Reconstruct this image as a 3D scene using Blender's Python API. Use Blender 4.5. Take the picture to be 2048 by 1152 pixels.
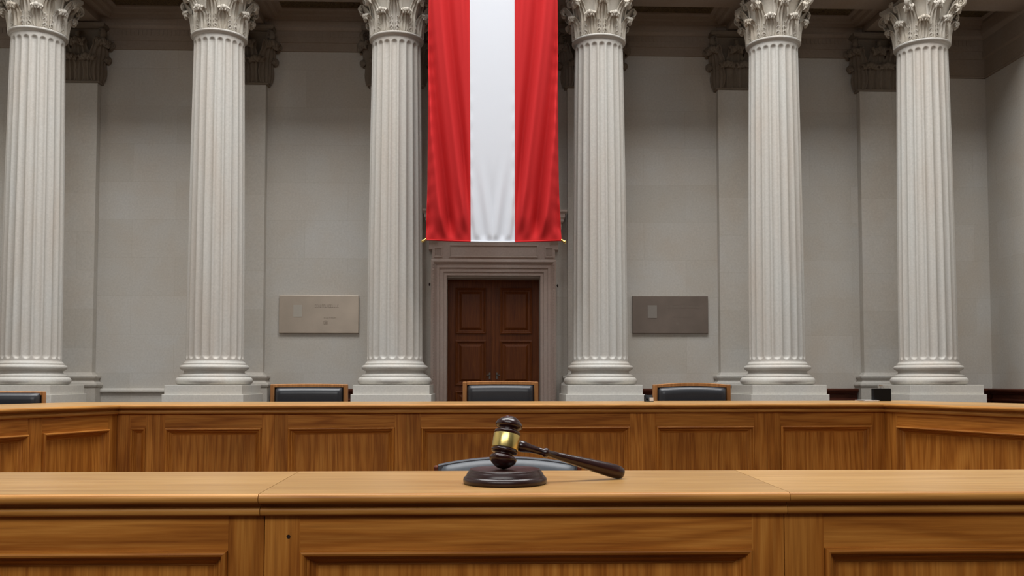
import bpy, bmesh, math, random
from mathutils import Vector, Matrix
random.seed(7)
for o in list(bpy.data.objects): bpy.data.objects.remove(o)
SC = bpy.context.scene
COL = SC.collection
pi = math.pi

# ------------------------------------------------------------ camera
F_PX, CX, CY = 1800.0, 1024.0, 685.4
YAW, PITCH = math.radians(1.95), math.radians(2.5)
EYE = Vector((0, 0, 1.3))
cd = bpy.data.cameras.new('camera'); cam = bpy.data.objects.new('camera', cd); COL.objects.link(cam)
cam.location = EYE; cam.rotation_euler = (pi/2 + PITCH, 0, -YAW)
cd.sensor_width = 36; cd.lens = F_PX/2048*36
cd.shift_x = 0; cd.shift_y = (CY-576)/2048
cd.clip_start = .05; cd.clip_end = 200
SC.camera = cam
RM = cam.rotation_euler.to_matrix()
def at(px, py, Y):
    """world point seen at pixel (px,py) on the plane y = Y"""
    d = RM @ Vector(((px-CX)/F_PX, -(py-CY)/F_PX, -1))
    return EYE + d*(Y/d.y)
def atz(px, py, z):
    d = RM @ Vector(((px-CX)/F_PX, -(py-CY)/F_PX, -1))
    return EYE + d*((z-EYE.z)/d.z)

# ------------------------------------------------------------ light: open skylight above the hall
w = bpy.data.worlds.new('sky'); SC.world = w; w.use_nodes = True
nt = w.node_tree; nt.nodes.clear()
out = nt.nodes.new('ShaderNodeOutputWorld'); bg = nt.nodes.new('ShaderNodeBackground')
tc = nt.nodes.new('ShaderNodeTexCoord'); sp = nt.nodes.new('ShaderNodeSeparateXYZ'); rp = nt.nodes.new('ShaderNodeValToRGB')
nt.links.new(tc.outputs['Generated'], sp.inputs[0]); nt.links.new(sp.outputs['Z'], rp.inputs[0])
nt.links.new(rp.outputs[0], bg.inputs[0]); nt.links.new(bg.outputs[0], out.inputs[0])
cr = rp.color_ramp
cr.elements[0].position = 0; cr.elements[0].color = (.13, .108, .085, 1)
cr.elements[1].position = .75; cr.elements[1].color = (.95, .97, 1.0, 1)
bg.inputs[1].default_value = .22
def area(name, loc, rot, sx, sy, power, col):
    l = bpy.data.lights.new(name, 'AREA'); l.shape = 'RECTANGLE'; l.size = sx; l.size_y = sy
    l.energy = power; l.color = col
    o = bpy.data.objects.new(name, l); COL.objects.link(o); o.location = loc; o.rotation_euler = rot
    return o
area('skylight', (0, 5.5, 12.0), (math.radians(5), 0, 0), 13, 6.4, 2100, (1, .99, .975))
area('bench_fill_light', (-1.0, -2.2, 4.6), (math.radians(56), 0, math.radians(-6)), 5.0, 1.6, 135, (1, .98, .95))  # added fill to brighten the bench fronts; no window stands there
SC.view_settings.view_transform = 'Standard'; SC.view_settings.look = 'None'
SC.view_settings.gamma = 1; SC.view_settings.use_curve_mapping = False
SC.view_settings.exposure = 0.0

# ------------------------------------------------------------ materials
def lin(r, g, b):
    f = lambda c: (c/255/12.92) if c/255 <= .04045 else ((c/255+.055)/1.055)**2.4
    return (f(r), f(g), f(b), 1)
class NT:
    def __init__(s, name):
        s.m = bpy.data.materials.new(name); s.m.use_nodes = True; s.t = s.m.node_tree
        s.b = s.t.nodes['Principled BSDF']
    def n(s, typ, **kw):
        nd = s.t.nodes.new(typ)
        for k, v in kw.items(): setattr(nd, k, v)
        return nd
    def l(s, a, b): s.t.links.new(a, b)
    def coords(s, scale=(1,1,1), rand=0.0, kind='Object'):
        tc = s.n('ShaderNodeTexCoord'); mp = s.n('ShaderNodeMapping'); mp.inputs['Scale'].default_value = scale
        src = tc.outputs[kind]
        if rand:
            oi = s.n('ShaderNodeObjectInfo'); mu = s.n('ShaderNodeMath', operation='MULTIPLY'); mu.inputs[1].default_value = rand
            s.l(oi.outputs['Random'], mu.inputs[0]); ad = s.n('ShaderNodeVectorMath', operation='ADD')
            s.l(src, ad.inputs[0]); s.l(mu.outputs[0], ad.inputs[1]); src = ad.outputs[0]
        s.l(src, mp.inputs[0]); return mp.outputs[0]
    def noise(s, vec, scale, detail=4, rough=.5, dist=0):
        n = s.n('ShaderNodeTexNoise'); s.l(vec, n.inputs['Vector'])
        n.inputs['Scale'].default_value = scale; n.inputs['Detail'].default_value = detail
        n.inputs['Roughness'].default_value = rough; n.inputs['Distortion'].default_value = dist
        return n.outputs['Fac']
    def ramp(s, fac, stops):
        r = s.n('ShaderNodeValToRGB'); s.l(fac, r.inputs[0]); e = r.color_ramp.elements
        e[0].position, e[0].color = stops[0]; e[1].position, e[1].color = stops[-1]
        for p, c in stops[1:-1]:
            k = e.new(p); k.color = c
        return r.outputs[0]
    def mix(s, a, b, fac, mode='MIX'):
        m = s.n('ShaderNodeMix', data_type='RGBA', blend_type=mode)
        for sock, v in ((m.inputs[6], a), (m.inputs[7], b), (m.inputs[0], fac)):
            if hasattr(v, 'is_linked') or hasattr(v, 'links'): s.l(v, sock)
            else: sock.default_value = v
        return m.outputs[2]
    def bump(s, h, strength, dist=.01):
        b = s.n('ShaderNodeBump'); b.inputs['Strength'].default_value = strength; b.inputs['Distance'].default_value = dist
        s.l(h, b.inputs['Height']); s.l(b.outputs[0], s.b.inputs['Normal'])
    def set(s, **kw):
        for k, v in kw.items(): s.b.inputs[k.replace('_', ' ')].default_value = v
        return s

def wood(name, axis, dark, mid, light, rough=.45, scale=1.0, coat=.04, figure=.8, spec=.28):
    M = NT(name)
    across, along = 9.0*scale, .8*scale
    sc = [across]*3; sc[axis] = along
    v = M.coords(tuple(sc), rand=23.0)
    warp = M.noise(v, .55, 3, .5, .6)
    # growth-ring figure: many fine bands running through a slowly warped field
    mu = M.n('ShaderNodeMath', operation='MULTIPLY'); mu.inputs[1].default_value = 62; M.l(warp, mu.inputs[0])
    fr = M.n('ShaderNodeMath', operation='SINE')
    M.l(mu.outputs[0], fr.inputs[0])
    ab = M.n('ShaderNodeMath', operation='MULTIPLY_ADD'); ab.inputs[1].default_value = .5; ab.inputs[2].default_value = .5
    M.l(fr.outputs[0], ab.inputs[0])
    sc2 = [150*scale]*3; sc2[axis] = 5*scale
    fib = M.noise(M.coords(tuple(sc2), rand=11.0), 1, 3, .6)
    sc3 = [2.2*scale]*3; sc3[axis] = .5*scale
    big = M.noise(M.coords(tuple(sc3), rand=31.0), 1, 2, .5)
    c = M.ramp(ab.outputs[0], [(0, dark), (.30, mid), (1, light)])
    c2 = M.ramp(fib, [(.30, dark), (.5, mid), (.70, light)])
    c = M.mix(c2, c, figure*.55)
    c3 = M.ramp(big, [(.3, (.80, .77, .72, 1)), (.7, (1.12, 1.12, 1.12, 1))])
    c = M.mix(c, c3, 1.0, 'MULTIPLY')
    M.l(c, M.b.inputs['Base Color'])
    M.set(Roughness=rough, Coat_Weight=coat, Coat_Roughness=.25, Specular_IOR_Level=spec)
    M.bump(fib, .12, .002)
    return M.m
OD, OM, OL = (.265,.080,.010,1), (.46,.163,.023,1), (.62,.265,.050,1)
oak_v = wood('oak_vertical_grain', 2, OD, OM, OL)
oak_h = wood('oak_horizontal_grain', 0, OD, OM, OL)
oak_top = wood('oak_worktop', 0, (.37,.19,.06,1), (.48,.265,.09,1), (.58,.35,.135,1), rough=.38, coat=.15, figure=.5)  # same oak as the panels, lighter: the brighter top light is in its colour
chair_wood = wood('chair_oak', 2, (.30,.12,.035,1), (.42,.19,.065,1), (.52,.26,.10,1), figure=.3)
dark_chair_wood = wood('chair_red_wood', 2, (.09,.02,.01,1), (.14,.03,.015,1), (.2,.05,.02,1), figure=.3)
mahog_h = wood('mahogany_horizontal', 0, (.05,.014,.008,1), (.08,.022,.011,1), (.11,.03,.015,1), rough=.4)
mahog_y = wood('mahogany_side', 1, (.05,.014,.008,1), (.08,.022,.011,1), (.11,.03,.015,1), rough=.4)
door_wood = wood('door_walnut', 2, (.11,.026,.004,1), (.165,.042,.006,1), (.22,.064,.010,1), rough=.55, figure=.25)

def stone(name, base, warm, cool, rough=.75, streak=False, bump=.15, blocks=False, rand=7.0):
    M = NT(name)
    v = M.coords((1,1,.25) if streak else (1,1,1), rand=rand)
    n1 = M.noise(v, 3.2 if streak else 1.1, 5, .6, .3)
    c = M.ramp(n1, [(.3, cool), (.5, base), (.7, warm)])
    n2 = M.noise(M.coords((1,1,1), rand=3.0), 45, 4, .65)
    g = M.ramp(n2, [(.25, (.88,.88,.88,1)), (.75, (1.06,1.06,1.06,1))])
    c = M.mix(c, g, 1.0, 'MULTIPLY')
    if blocks:
        tc = M.n('ShaderNodeTexCoord'); sx = M.n('ShaderNodeSeparateXYZ'); cb = M.n('ShaderNodeCombineXYZ')
        M.l(tc.outputs['Object'], sx.inputs[0])
        ad = M.n('ShaderNodeMath', operation='ADD'); M.l(sx.outputs[0], ad.inputs[0]); M.l(sx.outputs[1], ad.inputs[1])
        M.l(ad.outputs[0], cb.inputs[0]); M.l(sx.outputs[2], cb.inputs[1])
        bk = M.n('ShaderNodeTexBrick'); M.l(cb.outputs[0], bk.inputs['Vector'])
        bk.inputs['Scale'].default_value = 1; bk.inputs['Brick Width'].default_value = 1.05; bk.inputs['Row Height'].default_value = .47
        bk.inputs['Mortar Size'].default_value = .003; bk.inputs['Mortar Smooth'].default_value = .2; bk.inputs['Bias'].default_value = 0
        bk.inputs['Color1'].default_value = (.955,.945,.93,1); bk.inputs['Color2'].default_value = (1.03,1.03,1.035,1)
        bk.inputs['Mortar'].default_value = (.93,.915,.89,1)
        c = M.mix(c, bk.outputs['Color'], 1.0, 'MULTIPLY')
    M.l(c, M.b.inputs['Base Color']); M.set(Roughness=rough)
    M.bump(n2, bump, .004)
    return M.m
col_stone = stone('column_limestone', (.545,.522,.48,1), (.53,.485,.43,1), (.545,.54,.51,1), .6, streak=True)
plinth_stone = stone('plinth_limestone', (.60,.575,.52,1), (.61,.565,.49,1), (.57,.565,.53,1), .65)
wall_stone = stone('wall_limestone', (.555,.525,.475,1), (.54,.485,.415,1), (.565,.555,.525,1), .8, blocks=True, rand=0)
cap_stone = stone('carved_limestone', (.54,.50,.43,1), (.50,.43,.34,1), (.57,.54,.49,1), .65, bump=.5)
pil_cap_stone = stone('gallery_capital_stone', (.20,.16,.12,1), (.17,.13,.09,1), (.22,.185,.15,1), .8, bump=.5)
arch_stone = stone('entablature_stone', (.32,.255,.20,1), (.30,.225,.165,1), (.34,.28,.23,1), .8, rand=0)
frame_stone = stone('door_surround_stone', (.56,.45,.395,1), (.53,.405,.345,1), (.59,.50,.455,1), .7, rand=0)

def simple(name, col, rough=.5, metal=0.0, coat=0.0, nscale=0, namp=.08):
    M = NT(name)
    if nscale:
        n = M.noise(M.coords(), nscale, 3)
        c = M.ramp(n, [(.3, tuple(x*(1-namp) for x in col[:3])+(1,)), (.7, tuple(min(1, x*(1+namp)) for x in col[:3])+(1,))])
        M.l(c, M.b.inputs['Base Color'])
    else: M.b.inputs['Base Color'].default_value = col
    M.set(Roughness=rough, Metallic=metal, Coat_Weight=coat, Coat_Roughness=.12)
    return M.m
leather = simple('black_leather', (.028,.030,.036,1), .33, nscale=60)
leather_grey = simple('blue_grey_leather', (.075,.085,.10,1), .42, nscale=60)
gavel_wood = wood('gavel_rosewood', 0, (.010,.002,.002,1), (.024,.004,.003,1), (.045,.008,.006,1), rough=.25, scale=3, coat=.35, figure=.3, spec=.5)
gavel_wood.node_tree.nodes['Principled BSDF'].inputs['Coat Roughness'].default_value = .14
block_wood = wood('block_rosewood', 1, (.011,.003,.0025,1), (.02,.0045,.004,1), (.03,.007,.005,1), rough=.30, scale=3, coat=.2, spec=.5, figure=.3)
brass_band = simple('brushed_brass', (.80,.62,.22,1), .27, 1.0, nscale=0)
brass = simple('polished_brass', (.85,.62,.20,1), .22, 1.0)
steel = simple('dull_steel', (.45,.45,.46,1), .35, 1.0)
old_steel = simple('aged_steel', (.16,.14,.12,1), .45, .8)
blackm = simple('black_plastic', (.004,.004,.0045,1), .6); blackm.node_tree.nodes['Principled BSDF'].inputs['Specular IOR Level'].default_value = .15
paper = simple('white_paper', (.75,.73,.72,1), .8, nscale=30, namp=.03)
carpet = simple('carpet', (.05,.022,.014,1), .95, nscale=120, namp=.2)
bronze = simple('bronze_plate', (.48,.405,.33,1), .38, .45, nscale=4, namp=.08)
bronze_dark = simple('dark_bronze_plate', (.23,.185,.155,1), .38, .4, nscale=4, namp=.10)
inlay = simple('plate_inlay', (.48,.44,.38,1), .35, .3)
inlay_dark = simple('dark_plate_inlay', (.31,.28,.25,1), .35, .3)
engrave = simple('engraved_line', (.33,.275,.22,1), .5, .4)
engrave_light = simple('engraved_light_line', (.24,.20,.165,1), .5, .3)
knot_dark = simple('knot_hole_dark', (.02,.008,.004,1), .9)  # own dark colour of the knot hole in the front bench
hook_m = simple('dark_iron', (.03,.02,.018,1), .5, .6)
def cloth(name, col):
    M = NT(name); n = M.noise(M.coords(), 350, 2)
    M.b.inputs['Base Color'].default_value = col
    M.set(Roughness=.85, Specular_IOR_Level=.15); M.bump(n, .06, .001); return M.m
red_c = cloth('red_cloth', (.54,.024,.026,1)); white_c = cloth('white_cloth', (.70,.735,.80,1))
# painted coffers: olive-gold ornament
M = NT('coffer_ornament'); n = M.noise(M.coords((1,1,1)), 14, 3, .6, 2.5)
c = M.ramp(n, [(.42, (.06,.038,.014,1)), (.5, (.16,.105,.04,1)), (.6, (.08,.05,.02,1))])
M.l(c, M.b.inputs['Base Color']); M.set(Roughness=.7); M.bump(n, .7, .03); coffer_m = M.m

# ------------------------------------------------------------ mesh helpers
def new(): return bmesh.new()
def tag(o, label=None, cat=None, group=None, kind=None):
    for k, v in (('label', label), ('category', cat), ('group', group), ('kind', kind)):
        if v: o[k] = v
    return o
def empty(name, loc=(0,0,0), rz=0, **kw):
    o = bpy.data.objects.new(name, None); COL.objects.link(o); o.location = loc; o.rotation_euler = (0,0,rz)
    o.empty_display_size = .1
    return tag(o, **kw)
def obj(name, bm, mats, parent=None, smooth=False, bevel=0, angle=35, loc=None):
    bmesh.ops.recalc_face_normals(bm, faces=bm.faces)
    me = bpy.data.meshes.new(name); bm.to_mesh(me); bm.free()
    for m in (mats if isinstance(mats, (list, tuple)) else [mats]): me.materials.append(m)
    if smooth:
        me.polygons.foreach_set('use_smooth', [True]*len(me.polygons))
        me.set_sharp_from_angle(angle=math.radians(angle))
    o = bpy.data.objects.new(name, me); COL.objects.link(o)
    if parent: o.parent = parent
    if loc is not None: o.location = loc
    if bevel:
        b = o.modifiers.new('bevel', 'BEVEL'); b.width = bevel; b.segments = 2; b.limit_method = 'ANGLE'
    return o
def box(bm, x0, x1, y0, y1, z0, z1):
    v = [bm.verts.new(p) for p in ((x0,y0,z0),(x1,y0,z0),(x1,y1,z0),(x0,y1,z0),(x0,y0,z1),(x1,y0,z1),(x1,y1,z1),(x0,y1,z1))]
    for f in ((0,3,2,1),(4,5,6,7),(0,1,5,4),(1,2,6,5),(2,3,7,6),(3,0,4,7)): bm.faces.new([v[i] for i in f])
def lathe(bm, prof, n=48, mat=None, cap=True):
    """prof [(r,z)] around z, optional matrix"""
    rings = []
    for r, z in prof:
        rings.append([bm.verts.new((r*math.cos(2*pi*i/n), r*math.sin(2*pi*i/n), z)) for i in range(n)])
    for a, b in zip(rings, rings[1:]):
        for i in range(n): bm.faces.new((a[i], a[(i+1)%n], b[(i+1)%n], b[i]))
    if cap:
        bm.faces.new(rings[0][::-1]); bm.faces.new(rings[-1])
    if mat is not None: bmesh.ops.transform(bm, matrix=mat, verts=[v for r in rings for v in r])
def extr(bm, pts, x0, x1, s0=0.0, s1=0.0):
    """closed (y,z) outline swept along x; s = mitre slope (x shift per unit y) at the ends"""
    a = [bm.verts.new((x0+s0*y, y, z)) for y, z in pts]; b = [bm.verts.new((x1+s1*y, y, z)) for y, z in pts]
    n = len(pts)
    for i in range(n): bm.faces.new((a[i], b[i], b[(i+1)%n], a[(i+1)%n]))
    bm.faces.new(a[::-1]); bm.faces.new(b)
def rect_mould(bm, x0, x1, z0, z1, y, prof, side_mat=0):
    """prof [(inset, out)] run round a rectangle in the xz plane, out = towards -y"""
    rings = []
    for u, v in prof:
        rings.append([bm.verts.new(p) for p in ((x0+u, y-v, z0+u), (x1-u, y-v, z0+u), (x1-u, y-v, z1-u), (x0+u, y-v, z1-u))])
    for a, b in zip(rings, rings[1:]):
        for i in range(4):
            f = bm.faces.new((a[i], a[(i+1)%4], b[(i+1)%4], b[i]))
            if side_mat and i in (1, 3): f.material_index = side_mat
def u_profile(bm, x0, x1, yb, yf, prof):
    """prof [(offset,z)] wrapped round front and sides of a block against a wall"""
    rings = []
    for o, z in prof:
        rings.append([bm.verts.new(p) for p in ((x0-o, yb, z), (x0-o, yf-o, z), (x1+o, yf-o, z), (x1+o, yb, z))])
    for a, b in zip(rings, rings[1:]):
        for i in range(4): bm.faces.new((a[i], a[(i+1)%4], b[(i+1)%4], b[i]))
    bm.faces.new(rings[0][::-1]); bm.faces.new(rings[-1])
def sweep(bm, path, rads, n=10, flat=1.0, cap=True):
    """tube along 3D path; flat scales the cross direction"""
    rings = []
    prev = None
    for i, p in enumerate(path):
        p = Vector(p); a = Vector(path[max(i-1,0)]); b = Vector(path[min(i+1,len(path)-1)])
        t = (b-a).normalized()
        if prev is None:
            u = t.cross(Vector((0,0,1)));
            if u.length < 1e-3: u = t.cross(Vector((0,1,0)))
        else: u = prev - t*prev.dot(t)
        u.normalize(); prev = u; w_ = t.cross(u)
        r = rads[i] if hasattr(rads, '__len__') else rads
        rings.append([bm.verts.new(p + u*(r*flat*math.cos(2*pi*k/n)) + w_*(r*math.sin(2*pi*k/n))) for k in range(n)])
    for a, b in zip(rings, rings[1:]):
        for k in range(n): bm.faces.new((a[k], a[(k+1)%n], b[(k+1)%n], b[k]))
    if cap: bm.faces.new(rings[0][::-1]); bm.faces.new(rings[-1])
def copy_tree(o, parent=None):
    c = o.copy(); COL.objects.link(c)
    if parent: c.parent = parent
    for ch in list(o.children): copy_tree(ch, c)
    return c
def struct(name, bm, m, **kw):
    o = obj(name, bm, m, **kw); o['kind'] = 'structure'; return o
def tor(zc, r, R, n=7, a0=-90, a1=90):
    return [(R + r*math.cos(math.radians(a0+(a1-a0)*i/(n-1))), zc + r*math.sin(math.radians(a0+(a1-a0)*i/(n-1)))) for i in range(n)]

# ------------------------------------------------------------ setting
DAIS = .30; YC = 10.0; YW = 11.1; YP = 11.0
XR = at(1983, 700, YW).x; XL = -6.75
bm = new(); box(bm, XL-.2, XR+.2, -1.0, 4.6, -.1, 0); struct('floor', bm, carpet)
bm = new(); box(bm, XL-.2, XR+.2, 4.6, 11.6, -.1, DAIS); struct('floor_dais', bm, carpet)
d0, d1 = at(894, 600, YW).x, at(1080, 600, YW).x; dz = at(988, 556, YW).z
bm = new()
box(bm, XL-.2, d0, YW, YW+.5, DAIS, 6.4); box(bm, d1, XR+.2, YW, YW+.5, DAIS, 6.4); box(bm, d0, d1, YW, YW+.5, dz, 6.4)
struct('wall_back', bm, wall_stone)
bm = new(); box(bm, XR, XR+.3, 4.6, YW, DAIS, 6.4); box(bm, XR, XR+.3, -1.0, 4.6, 0, 6.4); struct('wall_right', bm, wall_stone)
bm = new(); box(bm, XL-.3, XL, 4.6, YW, DAIS, 6.4); box(bm, XL-.3, XL, -1.0, 4.6, 0, 6.4); struct('wall_left', bm, wall_stone)
# gallery ceiling (coffered) behind the colonnade
colx = [at(px, 700, YC).x for px in (62, 430, 790, 1200, 1554, 1856)]
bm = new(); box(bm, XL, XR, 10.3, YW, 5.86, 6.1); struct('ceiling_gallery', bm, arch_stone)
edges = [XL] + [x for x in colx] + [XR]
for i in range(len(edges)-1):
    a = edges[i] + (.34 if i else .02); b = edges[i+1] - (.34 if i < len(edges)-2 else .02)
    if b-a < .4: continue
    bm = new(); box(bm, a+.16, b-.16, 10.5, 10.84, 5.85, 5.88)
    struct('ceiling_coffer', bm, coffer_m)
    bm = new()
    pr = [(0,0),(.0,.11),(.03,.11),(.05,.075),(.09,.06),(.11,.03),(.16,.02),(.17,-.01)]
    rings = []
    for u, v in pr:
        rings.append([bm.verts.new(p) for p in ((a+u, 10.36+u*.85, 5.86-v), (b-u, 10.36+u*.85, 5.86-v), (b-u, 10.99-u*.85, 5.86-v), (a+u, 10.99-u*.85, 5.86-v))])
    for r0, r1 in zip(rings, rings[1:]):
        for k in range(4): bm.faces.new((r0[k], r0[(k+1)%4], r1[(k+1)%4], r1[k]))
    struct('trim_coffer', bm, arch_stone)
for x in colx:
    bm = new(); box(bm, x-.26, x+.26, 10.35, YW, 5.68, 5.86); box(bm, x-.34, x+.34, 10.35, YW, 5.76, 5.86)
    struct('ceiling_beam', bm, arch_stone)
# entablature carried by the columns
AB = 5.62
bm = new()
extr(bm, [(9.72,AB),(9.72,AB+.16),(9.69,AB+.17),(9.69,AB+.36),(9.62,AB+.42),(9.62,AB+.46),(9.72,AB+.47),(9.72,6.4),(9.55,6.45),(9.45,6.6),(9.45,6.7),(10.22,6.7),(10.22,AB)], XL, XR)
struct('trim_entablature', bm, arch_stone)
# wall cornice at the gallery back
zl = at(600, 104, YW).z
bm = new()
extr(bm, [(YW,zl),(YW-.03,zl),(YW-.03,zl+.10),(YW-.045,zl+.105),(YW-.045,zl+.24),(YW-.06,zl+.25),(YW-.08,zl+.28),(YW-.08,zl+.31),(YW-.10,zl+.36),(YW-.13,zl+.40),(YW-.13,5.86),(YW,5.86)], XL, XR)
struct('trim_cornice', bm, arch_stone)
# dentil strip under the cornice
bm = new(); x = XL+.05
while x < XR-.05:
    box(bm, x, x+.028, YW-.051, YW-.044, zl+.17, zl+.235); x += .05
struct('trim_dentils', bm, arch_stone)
# lower architrave in the end bay and along the right wall
zr = at(1970, 158, YW).z
bm = new(); extr(bm, [(YW,zr),(YW-.03,zr),(YW-.03,zr+.02),(YW-.02,zr+.03),(YW-.02,zl),(YW,zl)], colx[-1], XR); struct('trim_end_bay', bm, arch_stone)
bm = new()
def side_prof(bm, x, s, y0, y1, pts):
    a = [bm.verts.new((x+s*p, y0, z)) for p, z in pts]; b = [bm.verts.new((x+s*p, y1, z)) for p, z in pts]; n = len(pts)
    for i in range(n): bm.faces.new((a[i], b[i], b[(i+1)%n], a[(i+1)%n]))
    bm.faces.new(a); bm.faces.new(b[::-1])
side_prof(bm, XR, -1, 8.0, YW, [(0,zr),(.03,zr),(.03,zr+.02),(.02,zr+.03),(.02,zl),(.05,zl+.02),(.05,zl+.24),(.09,zl+.30),(.13,zl+.40),(.13,5.86),(0,5.86)])
struct('trim_right_wall', bm, arch_stone)
# stone dado ledge between the left pilasters
xs0 = XL; xs1 = at(533, 780, YW).x
bm = new(); extr(bm, [(YW,1.16),(YW-.02,1.16),(YW-.035,1.175),(YW-.05,1.18),(YW-.05,1.20),(YW-.03,1.22),(YW,1.225)], xs0, xs1); box(bm, xs0, xs1, YW-.018, YW, DAIS, 1.16)
struct('baseboard_stone', bm, wall_stone)

# ------------------------------------------------------------ acanthus and volutes (shared meshes)
def catmull(pts, n):
    P = [pts[0]] + list(pts) + [pts[-1]]; outp = []
    segs = len(pts)-1
    for k in range(n):
        t = k/(n-1)*segs; i = min(int(t), segs-1); f = t-i
        a, b, c, d = [Vector(q) for q in P[i:i+4]]
        outp.append(.5*((2*b)+(c-a)*f+(2*a-5*b+4*c-d)*f*f+(3*b-a-3*c+d)*f**3))
    return outp
def leaf_bm(H, O, W, R=.3):
    """acanthus leaf rooted at the origin, growing up z and curling out along +x"""
    bm = new()
    path = catmull([(0,0),(.004,.28*H),(.012,.55*H),(.35*O,.80*H),(.72*O,.97*H),(.95*O,1.0*H),(1.06*O,.93*H),(1.0*O,.84*H),(.86*O,.83*H)], 30)
    NU, NV = 17, 30
    grid = {}
    for s in (0, 1):
        for j in range(NV):
            v = j/(NV-1)
            p = path[j]; q = path[min(j+1,NV-1)]; r = path[max(j-1,0)]
            t = (q-r).normalized(); nrm = Vector((t.y, -t.x))
            base = W*(.42+.10*math.sin(pi*min(v/.55,1))) if v < .55 else W*(.50-.22*((v-.55)/.45)**1.5)
            lob = 1 + .26*abs(math.sin(pi*v*5.0)) - .13
            for i in range(NU):
                u = (i/(NU-1))*2-1
                y = u*base*lob
                rib = .010*math.exp(-(u*5)**2) + .008*math.cos(u*4.2*pi)*min(1,(1-v)*3+.25) - .012*(abs(u)**3)
                x = p.x + nrm.x*rib + (0.016 if s == 0 else .004) - (abs(u)**2)*.006 - y*y/(2*R)
                z = p.y + nrm.y*rib - (.012*abs(math.sin(pi*v*5))*abs(u) if v > .3 else 0)
                grid[s,j,i] = bm.verts.new((x, y, z))
    for j in range(NV-1):
        for i in range(NU-1):
            bm.faces.new((grid[0,j,i], grid[0,j,i+1], grid[0,j+1,i+1], grid[0,j+1,i]))
            bm.faces.new((grid[1,j,i], grid[1,j+1,i], grid[1,j+1,i+1], grid[1,j,i+1]))
        for i in (0, NU-1):
            bm.faces.new((grid[0,j,i], grid[0,j+1,i], grid[1,j+1,i], grid[1,j,i]))
    for j in (0, NV-1):
        for i in range(NU-1):
            bm.faces.new((grid[0,j,i], grid[1,j,i], grid[1,j,i+1], grid[0,j,i+1]))
    # the curled lobes at the tip
    rk = random.Random(int(H*1000))
    for u, dx_, dz_, r in ((-.62,-.010,-.004,.17),(-.34,.004,.004,.22),(0,.010,.006,.26),(.34,.004,.004,.22),(.62,-.010,-.004,.17),(-.2,.004,-.016,.17),(.2,.004,-.016,.17),(-.5,-.012,-.014,.12),(.5,-.012,-.014,.12)):
        m = Matrix.Translation((1.0*O+.010+dx_, u*W*.52, .92*H+dz_)) @ Matrix.Diagonal((.95,.85,1.0,1))
        q = bmesh.ops.create_icosphere(bm, subdivisions=2, radius=W*r*.80, matrix=m)
        c0 = m.translation
        for vv in q['verts']: vv.co = c0 + (vv.co-c0)*(1+rk.uniform(-.22,.22))
    return bm
def volute_bm(z0, r0, zc, rc, rad, wid, turns=2.2):
    bm = new(); path = []; rads = []
    for k in range(8):
        f = k/7; path.append((r0+(rc-rad*.25-r0)*f**2.2, 0, z0+(zc+rad-z0)*f**.8)); rads.append(.008+.006*f)
    n = 44
    for k in range(1, n):
        f = k/(n-1); a = pi/2 - f*turns*2*pi; r = rad*(1-f*.86)
        path.append((rc+r*math.cos(a), 0, zc+r*math.sin(a))); rads.append(.014*(1-f*.55)*rad/.055)
    sweep(bm, path, rads, 8, flat=wid)
    bmesh.ops.create_uvsphere(bm, u_segments=10, v_segments=6, radius=rad*.22, matrix=Matrix.Translation((rc,0,zc)) @ Matrix.Diagonal((1,2.0,1,1)))
    return bm
KZ = 1.18
def mk_mesh(name, bm, mat):
    o = obj(name, bm, mat, smooth=True, angle=50); me = o.data; bpy.data.objects.remove(o); return me
leafA = mk_mesh('acanthus_leaf_low', leaf_bm(.185, .078, .12, .28), cap_stone)
leafB = mk_mesh('acanthus_leaf_high', leaf_bm(.31, .122, .11, .28), cap_stone)
volA = mk_mesh('corner_volute', volute_bm(.16, .285, .335, .415, .052, 1.7), cap_stone)
volB = mk_mesh('inner_volute', volute_bm(.18, .285, .33, .335, .032, 1.5), cap_stone)
def abacus_bm(hd, th, z, concave=.06, n=10):
    bm = new(); rings = []
    for k, (s, zz) in enumerate(((.90,z),(.93,z+.012),(.98,z+.030),(.98,z+.034),(1.0,z+.036),(1.0,z+th))):
        ring = []
        for q in range(4):
            a = pi/4 + q*pi/2; b = a + pi/2
            A = Vector((hd*math.cos(a), hd*math.sin(a))); B = Vector((hd*math.cos(b), hd*math.sin(b)))
            t = (B-A).normalized(); nn = Vector((-t.y, t.x))
            A = A + t*.03; B = B - t*.03
            for i in range(n+1):
                f = i/n; p = A.lerp(B, f) + nn*(concave*4*f*(1-f))
                ring.append(bm.verts.new((p.x*s, p.y*s, zz)))
        rings.append(ring)
    m = len(rings[0])
    for a, b in zip(rings, rings[1:]):
        for i in range(m): bm.faces.new((a[i], a[(i+1)%m], b[(i+1)%m], b[i]))
    bm.faces.new(rings[0][::-1]); bm.faces.new(rings[-1]); return bm
def inst(me, name, parent, loc=(0,0,0), rz=0, sc=None):
    o = bpy.data.objects.new(name, me); COL.objects.link(o); o.parent = parent; o.location = loc; o.rotation_euler = (0,0,rz)
    if sc: o.scale = sc
    return o

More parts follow.
